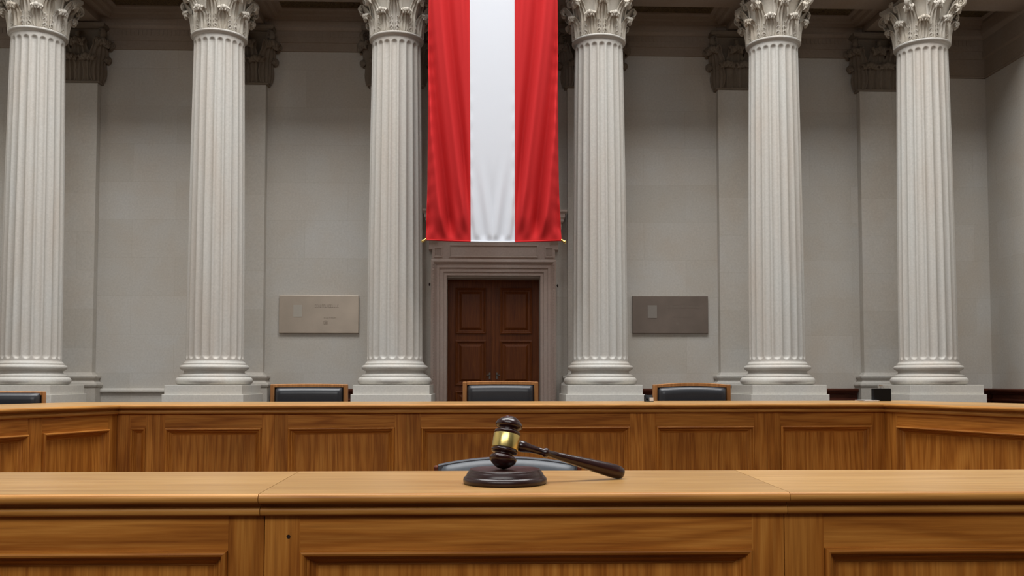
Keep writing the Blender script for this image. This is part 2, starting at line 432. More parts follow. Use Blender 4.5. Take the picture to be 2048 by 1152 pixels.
# ------------------------------------------------------------ columns
PT = at(990, 770, YC-.4).z                       # plinth top
z_lt = PT; px = 10.0/1800
ZB = at(790, 727, YC-.3).z                       # shaft start
ZT = at(790, 60, YC-.28).z                       # neck ring top
col = empty('fluted_column', (colx[0], YC, DAIS), label='tmp', cat='column', group='fluted stone columns of the colonnade')
def rel(z): return z-DAIS
bm = new(); h1 = rel(PT); s1 = rel(at(790, 789, 9.6).z)
box(bm, -.425, .425, -.425, .425, 0, s1); box(bm, -.405, .405, -.405, .405, s1, h1)
obj('plinth', bm, plinth_stone, col, bevel=.004)
bm = new()
b0 = h1
H = rel(ZB)-h1
lt, ut = .088, .05                               # torus heights
prof = [(.30,b0)] + tor(b0+lt/2, lt/2, .362, 11) + [(.372,b0+lt+.001),(.372,b0+lt+.016)]
sc0 = b0+lt+.016; scH = .052
for i in range(9):
    f = i/8; prof.append((.366-.045*f - .022*math.sin(pi*f), sc0+scH*f))
prof += [(.338, sc0+scH),(.338, sc0+scH+.010)]
ub = sc0+scH+.010
prof += tor(ub+ut/2, ut/2, .338, 9) + [(.334,ub+ut+.001),(.334,ub+ut+.018)]
for i in range(6):
    f = i/5; prof.append((.328-.022*math.sin(f*pi/2), ub+ut+.018+.03*f))
prof.append((.28, ub+ut+.048))
lathe(bm, prof, 72); obj('column_base', bm, col_stone, col, smooth=True, angle=40)
sb = ub+ut+.046
bm = new()
NF, S = 20, 14
st = rel(ZT)-.052
rows = []
L = st-sb
for k in range(9): rows.append(sb + .012 + .055*k/8)
for k in range(1, 22): rows.append(sb+.067 + (L-.067-.11)*k/22)
for k in range(11): rows.append(st-.11+.075*k/10)
rows = [sb-.001] + rows + [st-.02, st]
rings = []
for z in rows:
    f = max(0, (z-sb)/L); R = .306 - .036*(f**1.6)
    ring = []
    for i in range(NF*S):
        a = 2*pi*i/(NF*S) + pi/NF; q = (i % S)/S          # 0..1 across one flute cell
        d = 0.0
        if .13 < q < .87:
            u = (q-.5)/.37; hw = .37*2*pi/NF*R            # half width in metres
            # rounded ends
            zb_, zt_ = sb+.022+hw, st-.045-hw
            if z < zb_: e = ((zb_-z)/hw)
            elif z > zt_: e = ((z-zt_)/hw)
            else: e = 0
            rr = 1-u*u-e*e
            if rr > 0: d = .024*math.sqrt(rr)
        ring.append(bm.verts.new(((R-d)*math.cos(a), (R-d)*math.sin(a), z)))
    rings.append(ring)
m = NF*S
for a, b in zip(rings, rings[1:]):
    for i in range(m): bm.faces.new((a[i], a[(i+1)%m], b[(i+1)%m], b[i]))
bm.faces.new(rings[0][::-1]); bm.faces.new(rings[-1])
obj('shaft', bm, col_stone, col, smooth=True, angle=60)
bm = new()
lathe(bm, [(.25,st-.001),(.272,st-.001),(.276,st+.008),(.285,st+.014)] + tor(st+.030, .016, .288, 7) + [(.27,st+.052),(.24,st+.053)], 72)
obj('neck_ring', bm, col_stone, col, smooth=True, angle=40)
cz = st+.05
cap = empty('capital', (0,0,cz)); cap.parent = col; cap.scale = (1.03, 1.03, KZ)
bm = new(); lathe(bm, [(.22,0),(.262,.001),(.264,.10),(.27,.20),(.285,.28),(.31,.34),(.335,.372),(.30,.376)], 48); obj('bell', bm, cap_stone, cap, smooth=True)
for k in range(8):
    a = k*pi/4 + pi/8
    inst(leafA, 'acanthus_leaf', cap, (.262*math.cos(a), .262*math.sin(a), .0), a)
for k in range(8):
    a = k*pi/4
    inst(leafB, 'acanthus_leaf', cap, (.262*math.cos(a), .262*math.sin(a), .0), a)
scr = new()
for s_ in (-1, 1):
    for q_ in range(3):
        pth = [(.268+.012*math.sin(t_*.5), s_*(.030+.019*math.cos(t_*.8)*(1-t_/12)), .028+.044*q_+.019*math.sin(t_*.8)*(1-t_/12)) for t_ in [x_*.33 for x_ in range(29)]]
        sweep(scr, pth, .0065, 6)
sweep(scr, [(.268,0,0),(.274,0,.06),(.285,0,.13)], [.008,.006,.004], 6)
scrm = mk_mesh('carved_scroll', scr, cap_stone)
for k in range(8): inst(scrm, 'carved_scroll', cap, (0,0,0), k*pi/4)
for k in range(4): inst(volA, 'corner_volute', cap, (0,0,0), pi/4+k*pi/2)
for k in range(4):
    for s in (-1, 1): inst(volB, 'inner_volute', cap, (0,0,0), k*pi/2 + s*.24)
obj('abacus', abacus_bm(.475, .065, .375), cap_stone, cap, smooth=True, angle=30)
bm = new()
for k in range(4):
    a = k*pi/2
    for j in range(6):
        b = j*pi/3
        mtx = Matrix.Rotation(a,4,'Z') @ Matrix.Translation((.335, .026*math.cos(b), .395+.026*math.sin(b)))
        bmesh.ops.create_icosphere(bm, subdivisions=1, radius=.017, matrix=mtx)
    bmesh.ops.create_icosphere(bm, subdivisions=1, radius=.02, matrix=Matrix.Rotation(a,4,'Z') @ Matrix.Translation((.35,0,.395)))
obj('fleuron', bm, cap_stone, cap, smooth=True)
# seat the architrave on the abacus
CT = DAIS+cz+(.375+.065)*KZ
labels = ['leftmost fluted stone column, cut by the left edge above the dark chair back',
          'fluted stone column second from the left, between the far left bay and the lighter plaque',
          'fluted stone column just left of the hanging flag',
          'fluted stone column just right of the hanging flag, beside the dark plaque',
          'fluted stone column second from the right, behind the desk chair on the right',
          'rightmost fluted stone column, behind the small black box']
ent = bpy.data.objects['trim_entablature']; ent.location.z = CT-AB
for i, x in enumerate(colx):
    c = col if i == 0 else copy_tree(col)
    c.location = (x, YC, DAIS); c['label'] = labels[i]

# ------------------------------------------------------------ pilasters
pz0 = at(1460, 750, YP).z; pc0 = at(1460, 178, YP-.05).z; pc1 = at(1440, 68, YP-.05).z
pilx = [at(187,600,YP).x-.31, at(527,600,YP).x-.31, at(840,600,YP).x-.31, at(1136,600,YP).x+.31, at(1440,600,YP).x+.31, at(1726,600,YP).x+.31]
pil = empty('pilaster', (0, YW, DAIS), label='tmp', cat='pilaster', group='flat wall pilasters behind the colonnade')
hw = .31; dp = YW-YP
bm = new(); u_profile(bm, -hw, hw, 0, -dp, [(.0, rel(pz0)), (0, rel(pc0)-.05), (.0, rel(pc0))]); obj('pilaster_shaft', bm, wall_stone, pil)
bm = new()
zb = rel(pz0)
u_profile(bm, -hw, hw, 0, -dp, [(.075,0),(.075,zb-.155),(.07,zb-.15),(.088,zb-.14),(.094,zb-.12),(.088,zb-.10),(.07,zb-.095),(.05,zb-.08),(.044,zb-.06),(.05,zb-.045),(.066,zb-.042),(.07,zb-.03),(.068,zb-.012),(.04,zb-.008),(.02,zb-.002),(0,zb+.03)])
obj('pilaster_base', bm, wall_stone, pil)
pcap = empty('capital', (0,0,rel(pc0))); pcap.parent = pil
Hc = pc1-pc0
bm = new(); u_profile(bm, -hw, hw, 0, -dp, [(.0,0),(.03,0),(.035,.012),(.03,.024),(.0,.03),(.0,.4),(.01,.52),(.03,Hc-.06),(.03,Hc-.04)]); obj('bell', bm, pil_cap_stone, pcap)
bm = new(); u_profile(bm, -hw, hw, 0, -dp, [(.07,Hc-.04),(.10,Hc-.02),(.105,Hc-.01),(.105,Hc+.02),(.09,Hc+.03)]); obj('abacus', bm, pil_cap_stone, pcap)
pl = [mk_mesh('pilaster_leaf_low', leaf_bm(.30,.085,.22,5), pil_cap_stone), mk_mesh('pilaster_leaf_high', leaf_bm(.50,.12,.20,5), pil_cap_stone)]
pv = mk_mesh('pilaster_volute', volute_bm(.30, .0, .575, .09, .072, 1.9), pil_cap_stone)
for x in (-.21, 0, .21): inst(pl[0], 'acanthus_leaf', pcap, (x, -dp, .02), -pi/2)
for x in (-.31, -.105, .105, .31): inst(pl[1], 'acanthus_leaf', pcap, (x, -dp, .02), -pi/2 + (0 if abs(x) < .3 else (pi/4 if x > 0 else -pi/4)))
for s in (-1, 1):
    inst(pl[0], 'acanthus_leaf', pcap, (s*hw, -.05, .02), 0 if s > 0 else pi, (1,.42,1))
    inst(pl[1], 'acanthus_leaf', pcap, (s*hw, -.05, .02), 0 if s > 0 else pi, (1,.42,1))
    inst(pv, 'corner_volute', pcap, (s*hw*.98, -dp, 0), -pi/4 if s > 0 else -3*pi/4)
    inst(pv, 'inner_volute', pcap, (s*.09, -dp+.02, .04), -pi/2, (.7,.8,.9))
plab = ['wall pilaster with carved capital behind the leftmost column', 'wall pilaster with carved capital behind the second column from the left',
        'wall pilaster along the left side of the door surround', 'wall pilaster along the right side of the door surround',
        'wall pilaster with carved capital behind the second column from the right', 'wall pilaster with carved capital behind the rightmost column']
for i, x in enumerate(pilx):
    c = pil if i == 0 else copy_tree(pil)
    c.location = (x, YW-.006, DAIS); c['label'] = plab[i]
# impost blocks above pilasters
for x in pilx:
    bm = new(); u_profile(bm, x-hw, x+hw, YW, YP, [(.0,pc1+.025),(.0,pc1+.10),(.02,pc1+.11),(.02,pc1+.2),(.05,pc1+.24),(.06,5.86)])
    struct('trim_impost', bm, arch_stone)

# ------------------------------------------------------------ door and surround
door = tag(empty('door_1', ((d0+d1)/2, YW+.22, DAIS)), kind='structure')
Wd = d1-d0; Hd = dz-DAIS
leafw = Wd/2
for s in (-1, 1):
    xa, xb = (-leafw, -.004) if s < 0 else (.004, leafw)
    lf = None
    bm = new(); box(bm, xa, xb, 0, .05, 0, Hd)
    lf = obj('door_leaf', bm, door_wood, door)
    bm = new()
    zt = at(988, 576, YW+.22).z-DAIS; zm1 = at(988, 668, YW+.22).z-DAIS; zm0 = at(988, 681, YW+.22).z-DAIS; zb1 = at(988, 771, YW+.22).z-DAIS
    px0 = at(911 if s < 0 else 1000, 620, YW+.22).x - (d0+d1)/2; px1 = at(972 if s < 0 else 1064, 620, YW+.22).x - (d0+d1)/2
    for (z0, z1) in ((zm1, zt), (zb1, zm0), (.25, zb1-.07)):
        for (q0,q1,zz0,zz1) in ((px0,px1,z0,z1),):
            rect_mould(bm, q0, q1, zz0, zz1, 0, [(0,-.001),(0,.016),(.012,.022),(.022,.016),(.03,.004),(.05,.002),(.075,.016),(.08,.018)])
            i_ = .08; f = bm.faces.new([bm.verts.new(p) for p in ((q0+i_,-.018,zz0+i_),(q1-i_,-.018,zz0+i_),(q1-i_,-.018,zz1-i_),(q0+i_,-.018,zz1-i_))])
    obj('door_panel', bm, door_wood, lf)
    # lever handle
    bm = new(); hx = s*.045 ; hz = at(980, 750, YW+.2).z-DAIS
    box(bm, hx-.010, hx+.010, -.008, .001, hz-.05, hz+.03)
    sweep(bm, [(hx,0,hz),(hx,-.045,hz),(hx+s*.01,-.05,hz),(hx+s*.04,-.05,hz-.004)], .006, 8)
    obj('door_handle', bm, old_steel, lf, smooth=True)
bm = new(); box(bm, -.02, .02, -.012, 0, 0, Hd); obj('astragal', bm, door_wood, door)
# moulded stone surround
fx0, fx1 = at(862, 600, YW-.05).x, at(1112, 600, YW-.05).x; fz = at(988, 520, YW-.05).z
bm = new(); t = d0-fx0; t2 = fx1-d1
sec = [(0,.0),(0,.085),(.012,.095),(.03,.10),(.045,.085),(.06,.07),(.075,.075),(.10,.075),(.105,.062),(.15,.062),(.155,.05),(t-.002,.05),(t-.002,.0)]
rings = []
for u, v in sec:
    rings.append([bm.verts.new(p) for p in ((fx0+u, YW-v, DAIS), (fx0+u, YW-v, fz-u), (fx1-u, YW-v, fz-u), (fx1-u, YW-v, DAIS))])
for a, b in zip(rings, rings[1:]):
    for i in range(3): bm.faces.new((a[i], a[i+1], b[i+1], b[i]))
ds = tag(empty('door_surround', ((0,-.003,0))), label='moulded pinkish stone surround framing the double door below the flag', cat='door frame')
obj('moulded_architrave', bm, frame_stone, ds)
bm = new()
for k in range(70):   # bead-and-reel enrichment on the outer moulding
    z = DAIS+.02+k*(fz-DAIS-.05)/70
    for x in (fx0+.03, fx1-.03): box(bm, x-.009, x+.009, YW-.108, YW-.09, z, z+.018)
obj('bead_enrichment', bm, frame_stone, ds)
# frieze and cornice on consoles
bz0, bz1 = fz+.0, at(988, 452, YW-.1).z; cz1 = at(988, 416, YW-.3).z
bm = new(); box(bm, fx0+.01, fx1-.01, YW-.05, YW, bz0+.0, bz1+.1)
rect_mould(bm, fx0+.22, fx1-.22, bz0+.03, bz0+.19, YW-.05, [(0,0),(0,.012),(.012,.014),(.02,.002)])
for a, b in ((fx0+.03, fx0+.14), (fx1-.14, fx1-.03)):
    rect_mould(bm, a, b, bz0+.03, bz0+.16, YW-.05, [(0,0),(0,.012),(.012,.014),(.02,.002)])
    for j in range(4): box(bm, a+.03+j*.016, a+.037+j*.016, YW-.058, YW-.05, bz0+.055, bz0+.13)
obj('frieze', bm, frame_stone, ds)
bm = new(); cx0, cx1 = at(847, 430, YW-.15).x, at(1131, 430, YW-.15).x
u_profile(bm, cx0+.07, cx1-.07, YW, YW-.13, [(0,cz1-.26),(.02,cz1-.22),(.02,cz1-.15),(.045,cz1-.135),(.045,cz1-.10),(.06,cz1-.09),(.06,cz1-.04),(.085,cz1-.02),(.085,cz1),(.0,cz1+.02)])
obj('door_cornice', bm, frame_stone, ds)
for s, x in ((-1, fx0+.02), (1, fx1-.02)):
    bm = new(); zz = cz1-.25
    extr(bm, [(YW,zz),(YW-.14,zz),(YW-.15,zz-.05),(YW-.11,zz-.10),(YW-.06,zz-.16),(YW-.055,zz-.22),(YW,zz-.24)], x-.05, x+.05)
    obj('console_bracket', bm, frame_stone, ds, bevel=.005)
for i, (qx, qy) in enumerate(((859, 569), (1115, 572))):
    p = at(qx, qy, YW-.1); bm = new()
    yw = YW-.095
    sweep(bm, [(p.x, yw+.06, p.z+.012), (p.x, yw-.02, p.z+.012), (p.x, yw-.03, p.z), (p.x, yw-.02, p.z-.012), (p.x, yw-.005, p.z-.01)], .008, 8)
    o = obj('wall_hook', bm, hook_m, smooth=True)
    tag(o, ['small dark iron hook on the left side of the door surround', 'small dark iron hook on the right side of the door surround'][i], 'hook', 'small hooks on the door surround')

# ------------------------------------------------------------ mahogany wainscot on the back wall
WZ = at(1700, 777, 10.95).z
WP = [(YW,DAIS),(YW-.10,DAIS),(YW-.10,DAIS+.15),(YW-.085,DAIS+.17),(YW-.085,WZ-.16),(YW-.10,WZ-.155),(YW-.105,WZ-.14),(YW-.085,WZ-.12),(YW-.085,WZ-.075),(YW-.10,WZ-.07),(YW-.12,WZ-.045),(YW-.14,WZ-.035),(YW-.145,WZ-.012),(YW-.13,WZ),(YW,WZ)]
for xa, xb, lab in ((pilx[1]+.42, pilx[2]-.40, 'dark mahogany wainscot rail between the lighter plaque and the column left of the flag'),
                    (pilx[3]+.40, pilx[4]-.40, 'dark mahogany wainscot rail below the dark plaque'),
                    (pilx[4]+.40, pilx[5]-.40, 'dark mahogany wainscot rail between the two rightmost columns'),
                    (pilx[5]+.40, XR, 'dark mahogany wainscot rail in the far right corner')):
    bm = new(); extr(bm, WP, xa, xb)
    o = obj('wainscot_rail', bm, mahog_h); tag(o, lab, 'wainscot', 'dark mahogany wainscot lengths')

bm = new(); side_prof(bm, XR, -1, 5.0, YW-.15, [(YW-y, z) for y, z in WP])
o = obj('wainscot_rail', bm, mahog_y); tag(o, 'dark mahogany wainscot rail running along the right side wall', 'wainscot', 'dark mahogany wainscot lengths')
# ------------------------------------------------------------ plaques
def plaque(x0, y0, x1, y1, mats, label, inl, lines, emblem):
    a = at(x0, y0, YW-.03); b = at(x1, y1, YW-.03)
    W_, H_ = b.x-a.x, a.z-b.z
    e = empty('wall_plaque', ((a.x+b.x)/2, YW, (a.z+b.z)/2), label=label, cat='plaque', group='bronze plaques on the back wall')
    bm = new(); box(bm, -W_/2, W_/2, -.035, 0, -H_/2, H_/2); obj('plate', bm, mats[0], e, bevel=.004)
    bm = new(); X = lambda f: -W_/2+W_*f
    Z = lambda f: H_/2-H_*f
    box(bm, X(inl[0]), X(inl[2]), -.038, -.034, Z(inl[3]), Z(inl[1])); obj('inlay_square', bm, mats[1], e)
    rnd = random.Random(3)
    for (f0, f1, g0, g1) in lines:
        bm = new()
        n = max(6, int((f1-f0)*W_/.021)); st_ = (X(f1)-X(f0))/n
        for k in range(n):     # worn, unreadable engraved letters: short strokes
            x = X(f0)+k*st_; hh = Z(g0)-Z(g1); pth = rnd.choice((0,1,2,3))
            box(bm, x, x+st_*.18, -.0365, -.0345, Z(g1), Z(g0))
            if pth in (0,1): box(bm, x, x+st_*.6, -.0365, -.0345, Z(g0)-hh*.18, Z(g0))
            if pth in (1,3): box(bm, x, x+st_*.6, -.0365, -.0345, Z(g1), Z(g1)+hh*.18)
            if pth in (0,2): box(bm, x+st_*.5, x+st_*.66, -.0365, -.0345, Z(g1), Z(g0))
        obj('engraved_line', bm, mats[2], e)
    bm = new(); cx_, cz_, r_ = X(emblem[0]), Z(emblem[1]), emblem[2]
    lathe(bm, [(r_*.82,0),(r_,0),(r_,.0025),(r_*.82,.0025)], 24, Matrix.Translation((cx_,-.0345,cz_)) @ Matrix.Rotation(pi/2,4,'X'), cap=False)
    for k in (-1, 0, 1): box(bm, cx_+k*r_*.35-.004, cx_+k*r_*.35+.004, -.037, -.0345, cz_-r_*.5, cz_+r_*.5)
    box(bm, cx_-r_*.5, cx_+r_*.5, -.037, -.0345, cz_-r_*.62, cz_-r_*.5)
    obj('emblem', bm, mats[2], e)
plaque(558.5, 591, 717, 666.5, (bronze, inlay, engrave), 'lighter bronze plaque on the wall left of the flag', (.18,.25,.29,.57), [(.45,.755,.24,.32),(.565,.72,.575,.61)], (.585,.72,.028))
plaque(1265, 592, 1416.5, 667, (bronze_dark, inlay_dark, engrave_light), 'dark brown plaque on the wall right of the flag', (.20,.25,.32,.59), [(.46,.885,.24,.32),(.53,.73,.54,.58)], (.60,.75,.024))

# ------------------------------------------------------------ flag
YF = 9.45
fl = empty('hanging_flag', (at(988,480,YF).x, YF, at(988,480,YF).z), label='long vertical red, white and red banner hanging between the two centre columns', cat='flag')
fo = fl.location
bm = new(); NX, NZ = 150, 170
ztop = 6.35-fo.z
tl, tr = at(857,0,YF).x-fo.x, at(1115.5,0,YF).x-fo.x; bl, br = at(851,480,YF).x-fo.x, at(1124,480,YF).x-fo.x
s1t, s1b = at(939.5,0,YF).x-fo.x, at(941.5,484,YF).x-fo.x; s2t, s2b = at(1029,0,YF).x-fo.x, at(1029.5,484,YF).x-fo.x
def smooth(a, b, x):
    t = max(0, min(1, (x-a)/(b-a))); return t*t*(3-2*t)
zfrm = at(988, 0, YF).z-fo.z
def flag_pt(i, j):
    f = i/NX; v = j/NZ; z = ztop*v
    t = min(1, z/zfrm)                       # 0 bottom .. 1 top of view
    flare = math.exp(-t*6.0)
    A, B = tl+(bl-tl)*flare, tr+(br-tr)*flare
    S1, S2 = s1t+(s1b-s1t)*(1-t), s2t+(s2b-s2t)*(1-t)
    k0, k1 = 50, 100
    if i <= k0: x = A+(S1-A)*i/k0
    elif i <= k1: x = S1+(S2-S1)*(i-k0)/(k1-k0)
    else: x = S2+(B-S2)*(i-k1)/(NX-k1)
    y = 0
    for s in (-1, 1):                        # folds swing down and inwards from the outer top
        side = (S1-x)/(S1-A) if s < 0 else (x-S2)/(B-S2)   # 0 at stripe seam .. 1 at outer edge
        if side > -.02:
            g = max(0, side)
            path = g + .62*(1-t)**1.15 - .15
            amp = .066*smooth(0,.18,g)*smooth(0,.10,1.02-g)*(.55+.6*(1-t))*smooth(0,.10,t)
            y -= amp*(math.sin(path*2*pi*1.9+.6)+.3*math.sin(path*4*pi*1.9+1.9))
            # fan of short folds gathered into the hem and the outer edge
            fan = (1-t)
            y -= .013*smooth(.70,.97,fan)*math.sin((g*6.5+fan*9)*pi)*smooth(1.0,.96,fan)*smooth(0,.1,g)
            y -= .004*math.sin(t*95+g*6)*smooth(.72,1,g)*smooth(.05,.2,1-t)
            y += .02*smooth(.9,1,g)
    m = (x-S1)/(S2-S1)
    if 0 < m < 1:
        fan = 1-t
        u = abs(m-.5)*2
        y -= .013*smooth(.62,.96,fan)*math.sin((u*2.6 + fan*3.2)*pi*1.3)*smooth(1,.9,u)*smooth(1.0,.97,fan)
        y -= .006*math.sin(t*80)*smooth(.8,1,u)*smooth(.2,.5,fan)*.5
    # hem sags a little between its corners
    sag = .022*(1-((f-.5)*2)**2)
    zz = z - sag*math.exp(-z*5) 
    y -= .015*math.exp(-((f-.5)*2.2)**2)
    return Vector((x, y, zz))
fo.z = at(988,481,YF).z
grid = [[bm.verts.new(flag_pt(i,j)) for i in range(NX+1)] for j in range(NZ+1)]
for j in range(NZ):
    for i in range(NX):
        fc = bm.faces.new((grid[j][i], grid[j][i+1], grid[j+1][i+1], grid[j+1][i]))
        fc.material_index = 1 if 50 <= i < 100 else 0
o = obj('banner_cloth', bm, [red_c, white_c], fl, smooth=True, angle=180)
sm = o.modifiers.new('thickness', 'SOLIDIFY'); sm.thickness = .003; sm.offset = 1
bm = new()   # hem pocket: three coloured lengths of rolled edge
hp = [flag_pt(i,0) for i in range(NX+1)]
for a, b, mi in ((0,50,0),(50,100,1),(100,NX,0)):
    n0 = len(bm.faces); sweep(bm, [hp[i]+Vector((0,-.004,.006)) for i in range(a,b+1,5)], .0085, 8); bm.faces.ensure_lookup_table()
    for f_ in bm.faces[n0:]: f_.material_index = mi
obj('hem', bm, [red_c, white_c], fl, smooth=True)
for s in (-1, 1):
    e = hp[0] if s < 0 else hp[-1]
    bm = new()
    sweep(bm, [e+Vector((-s*.01,-.008,.010)), e+Vector((s*.008,-.010,.003)), e+Vector((s*.026,-.010,-.010))], [.011,.012,.016], 12)
    bmesh.ops.create_uvsphere(bm, u_segments=12, v_segments=8, radius=.018, matrix=Matrix.Translation(e+Vector((s*.028,-.010,-.010))))
    bmesh.ops.create_uvsphere(bm, u_segments=12, v_segments=8, radius=.013, matrix=Matrix.Translation(e+Vector((-s*.002,-.012,.010))))
    c = obj('hem_clip', bm, brass, fl, smooth=True)
bm = new(); sweep(bm, [(tl-.08,-.0,ztop),(tr+.08,-.0,ztop)], .02, 12)
for x in (tl+.15, tr-.15): sweep(bm, [(x,0,ztop),(x,.27,ztop)], .012, 8)
obj('hanging_rod', bm, brass, fl, smooth=True)

# ------------------------------------------------------------ benches
def bench_top_profile(d, k, setback):
    """(y,z) outlines of board and edge moulding; z=0 is the top, y=0 the nosing front, k = total moulding height"""
    n = .43*k; r = n/2
    pts = [(r*.95,0)]
    for i in range(9):
        a = math.radians(90+180*i/8); pts.append((r*.95+r*math.cos(a)*.95, -r+r*math.sin(a)))
    u = .38*k
    pts += [(u*1.25,-n-.004*k),(u*1.50,-.47*k),(u*1.58,-.52*k),(u*1.56,-.57*k),(u*1.42,-.61*k),(u*1.30,-.625*k),(u*1.30,-.65*k),(u*1.18,-.66*k),(u*1.08,-.70*k),(u*1.05,-.80*k),(u*1.08,-.91*k),(u*1.2,-.965*k),(u*1.35,-k),(setback+.001,-k),(setback+.02,-k),(setback+.02,-k*.6),(u*2.3,-k*.6),(u*2.3,-.02*k),(r*.95,-.02*k)]
    board = [(d,0),(r*.95,0),(r*.95,-.018*k),(u*2.35,-.018*k),(u*2.35,-k*.59),(d,-k*.59)]
    return board, pts
def panel_unit(parent, x0, x1, y, ztop, z0, fx0, fx1, fz, msc, recess, stile_l=True, stile_r=True, thick=.03):
    """framed panel: rails and stiles flush at y, moulding frame fx0..fx1 below fz"""
    zbot = z0+.16
    bm = new(); box(bm, fx0-.001 if stile_l else x0, fx1+.001 if stile_r else x1, y, y+thick, fz, ztop); obj('top_rail', bm, oak_h, parent)
    bm = new(); box(bm, x0, x1, y, y+thick, z0, zbot); obj('bottom_rail', bm, oak_h, parent)
    for a, b, fl_ in ((x0, fx0, stile_l), (fx1, x1, stile_r)):
        if fl_ and b-a > .001:
            bm = new(); box(bm, a, b, y+.0004, y+thick, zbot, ztop); obj('stile', bm, oak_v, parent, bevel=.0008)
    bm = new(); box(bm, fx0, fx1, y+recess, y+thick+recess, zbot, fz); obj('panel', bm, oak_v, parent)
    mp = [(0,-.0005),(0,.22),(.06,.34),(.16,.42),(.28,.36),(.36,.16),(.40,.0),(.46,-.04),(.54,-.06),(.60,-.22),(.74,-.38),(.88,-.50),(.92,-.62),(1.0,-.64)]
    q = [(u*msc, v*msc) for u, v in mp]; q[-1] = (msc, -recess-.0002); q[-2] = (msc*.93, -recess*.92)
    bm = new(); rect_mould(bm, fx0, fx1, zbot, fz, y, q, 1); obj('panel_moulding', bm, [oak_m, oak_mv], parent)
oak_m = wood('oak_moulding', 0, OD, OM, OL, figure=.2); oak_mv = wood('oak_moulding_upright', 2, OD, OM, OL, figure=.2)
oak_edge = wood('oak_edge_moulding', 0, (.34,.13,.022,1), (.50,.22,.045,1), (.63,.31,.08,1), figure=.5)

# front bench ----------------------------------------------------
hF = .2016; ZF = EYE.z-hF
pL, pR = atz(0, 990.5, ZF), atz(2048, 983.5, ZF)
pM = atz(1024, 987, ZF)
dirF = (pR-pL); angF = math.atan2(dirF.y, dirF.x)
back = atz(1024, 941.5, ZF); depF = back.y-pM.y
orgF = Vector((pM.x, pM.y, 0))
def bx(px_, py_, setb, z=None):
    """local x on the front bench of a pixel seen on its face (set back by setb)"""
    d = RM @ Vector(((px_-CX)/F_PX, -(py_-CY)/F_PX, -1))
    n = Vector((-math.sin(angF), math.cos(angF), 0)); p0 = orgF+n*setb
    t = (p0-EYE).dot(n)/d.dot(n); P = EYE+d*t
    return (P-p0).dot(Vector((math.cos(angF), math.sin(angF), 0))), P.z
kF = ZF - bx(1024, 1032, .006)[1]
SBF = .030
jl, jr = bx(515, 1000, 0)[0], bx(1581, 1000, 0)[0]
pj_l, pj_r = bx(528, 1080, SBF)[0], bx(1569, 1080, SBF)[0]
mt_l = (bx(598, 943, depF)[0]-bx(515,1000,0)[0])/depF   # mitre slant of joints across the top
a_, _z = bx(1470, 943, depF)
mt_r = (a_-jr)/depF
zfr = bx(1024, 1099, SBF)[1]
mscF = .030
secs = [(-1.75, jl, 0, mt_l, -1.75, pj_l, -1.6, bx(455,1110,SBF)[0], 'left oak section of the front bench, past the open joint'),
        (jl+.0012, jr-.0008, mt_l, mt_r, pj_l+.0012, pj_r-.0006, bx(601,1110,SBF)[0], bx(1503,1110,SBF)[0], 'centre oak section of the front bench, carrying the gavel'),
        (jr+.0003, 1.9, mt_r, 0, pj_r+.0006, 1.9, bx(1649,1110,SBF)[0], 1.75, 'right oak section of the front bench with the panel cut by the right edge')]
for n_, (x0, x1, m0, m1, q0, q1, f0, f1, lab) in enumerate(secs):
    e = empty('bench_section', orgF, angF, label=lab, cat='bench', group='sections of the front oak bench')
    PB, PE = bench_top_profile(depF, kF, SBF)
    bm = new(); extr(bm, [(y, ZF+z) for y, z in PB], x0, x1, m0, m1); obj('worktop_board', bm, oak_top, e)
    bm = new(); extr(bm, [(y, ZF+z) for y, z in PE], x0, x1, m0, m1); obj('edge_moulding', bm, oak_edge, e, smooth=True, angle=40)
    panel_unit(e, q0, q1, SBF, ZF-kF+.002, 0, f0, f1, zfr, mscF, .016, True, True)
    bm = new(); box(bm, q0, q1, depF-.03, depF-.005, 0, ZF-kF*.6); obj('rear_board', bm, oak_v, e)
    if n_ == 1:
        xx, zz = bx(577, 1073, SBF); bm = new(); lathe(bm, [(.0001,0),(.0034,0),(.0034,.0008),(.0026,.0008),(.0024,-.002)][1:], 16, Matrix.Translation((xx, SBF, zz)) @ Matrix.Rotation(pi/2,4,'X')); obj('knot_hole', bm, knot_dark, e)  # small dark knot in the oak face

# rear bench -----------------------------------------------------
ZR = EYE.z-.130
cL, cR = atz(240, 809.5, ZR), atz(1766, 806.5, ZR)
bd = atz(1024, 803.2, ZR).y-atz(1024, 808.5, ZR).y
DR = .74
def frame_of(o, ang):
    n = Vector((-math.sin(ang), math.cos(ang), 0)); t = Vector((math.cos(ang), math.sin(ang), 0))
    def f(px_, py_, setb):
        d = RM @ Vector(((px_-CX)/F_PX, -(py_-CY)/F_PX, -1)); p0 = Vector(o)+n*setb
        k = (p0-EYE).dot(n)/d.dot(n); P = EYE+d*k
        return (P-p0).dot(t), P.z
    return f
dR = cR-cL; angR = math.atan2(dR.y, dR.x); LR = dR.length
orgR = Vector((cL.x, cL.y, DAIS))
fR = frame_of(orgR, angR)
SBR = .042
kR = ZR - fR(1024, 826.5, .01)[1]
angLW = angR + math.radians(68); angRW = angR - math.radians(74)
tanL = math.tan((angLW-angR)/2); tanRr = math.tan((angRW-angR)/2)
zR = ZR-DAIS
PB, PE = bench_top_profile(DR, kR, SBR)
def top(name, org, ang, x0, x1, s0, s1, lab):
    e = empty('bench_worktop', (org.x, org.y, DAIS), ang, label=lab, cat='worktop', group='worktops of the rear oak bench')
    bm = new(); extr(bm, [(y, zR+z) for y, z in PB], x0, x1, s0, s1); obj('worktop_board', bm, oak_top, e)
    bm = new(); extr(bm, [(y, zR+z) for y, z in PE], x0, x1, s0, s1); obj('edge_moulding', bm, oak_edge, e, smooth=True, angle=40); return e
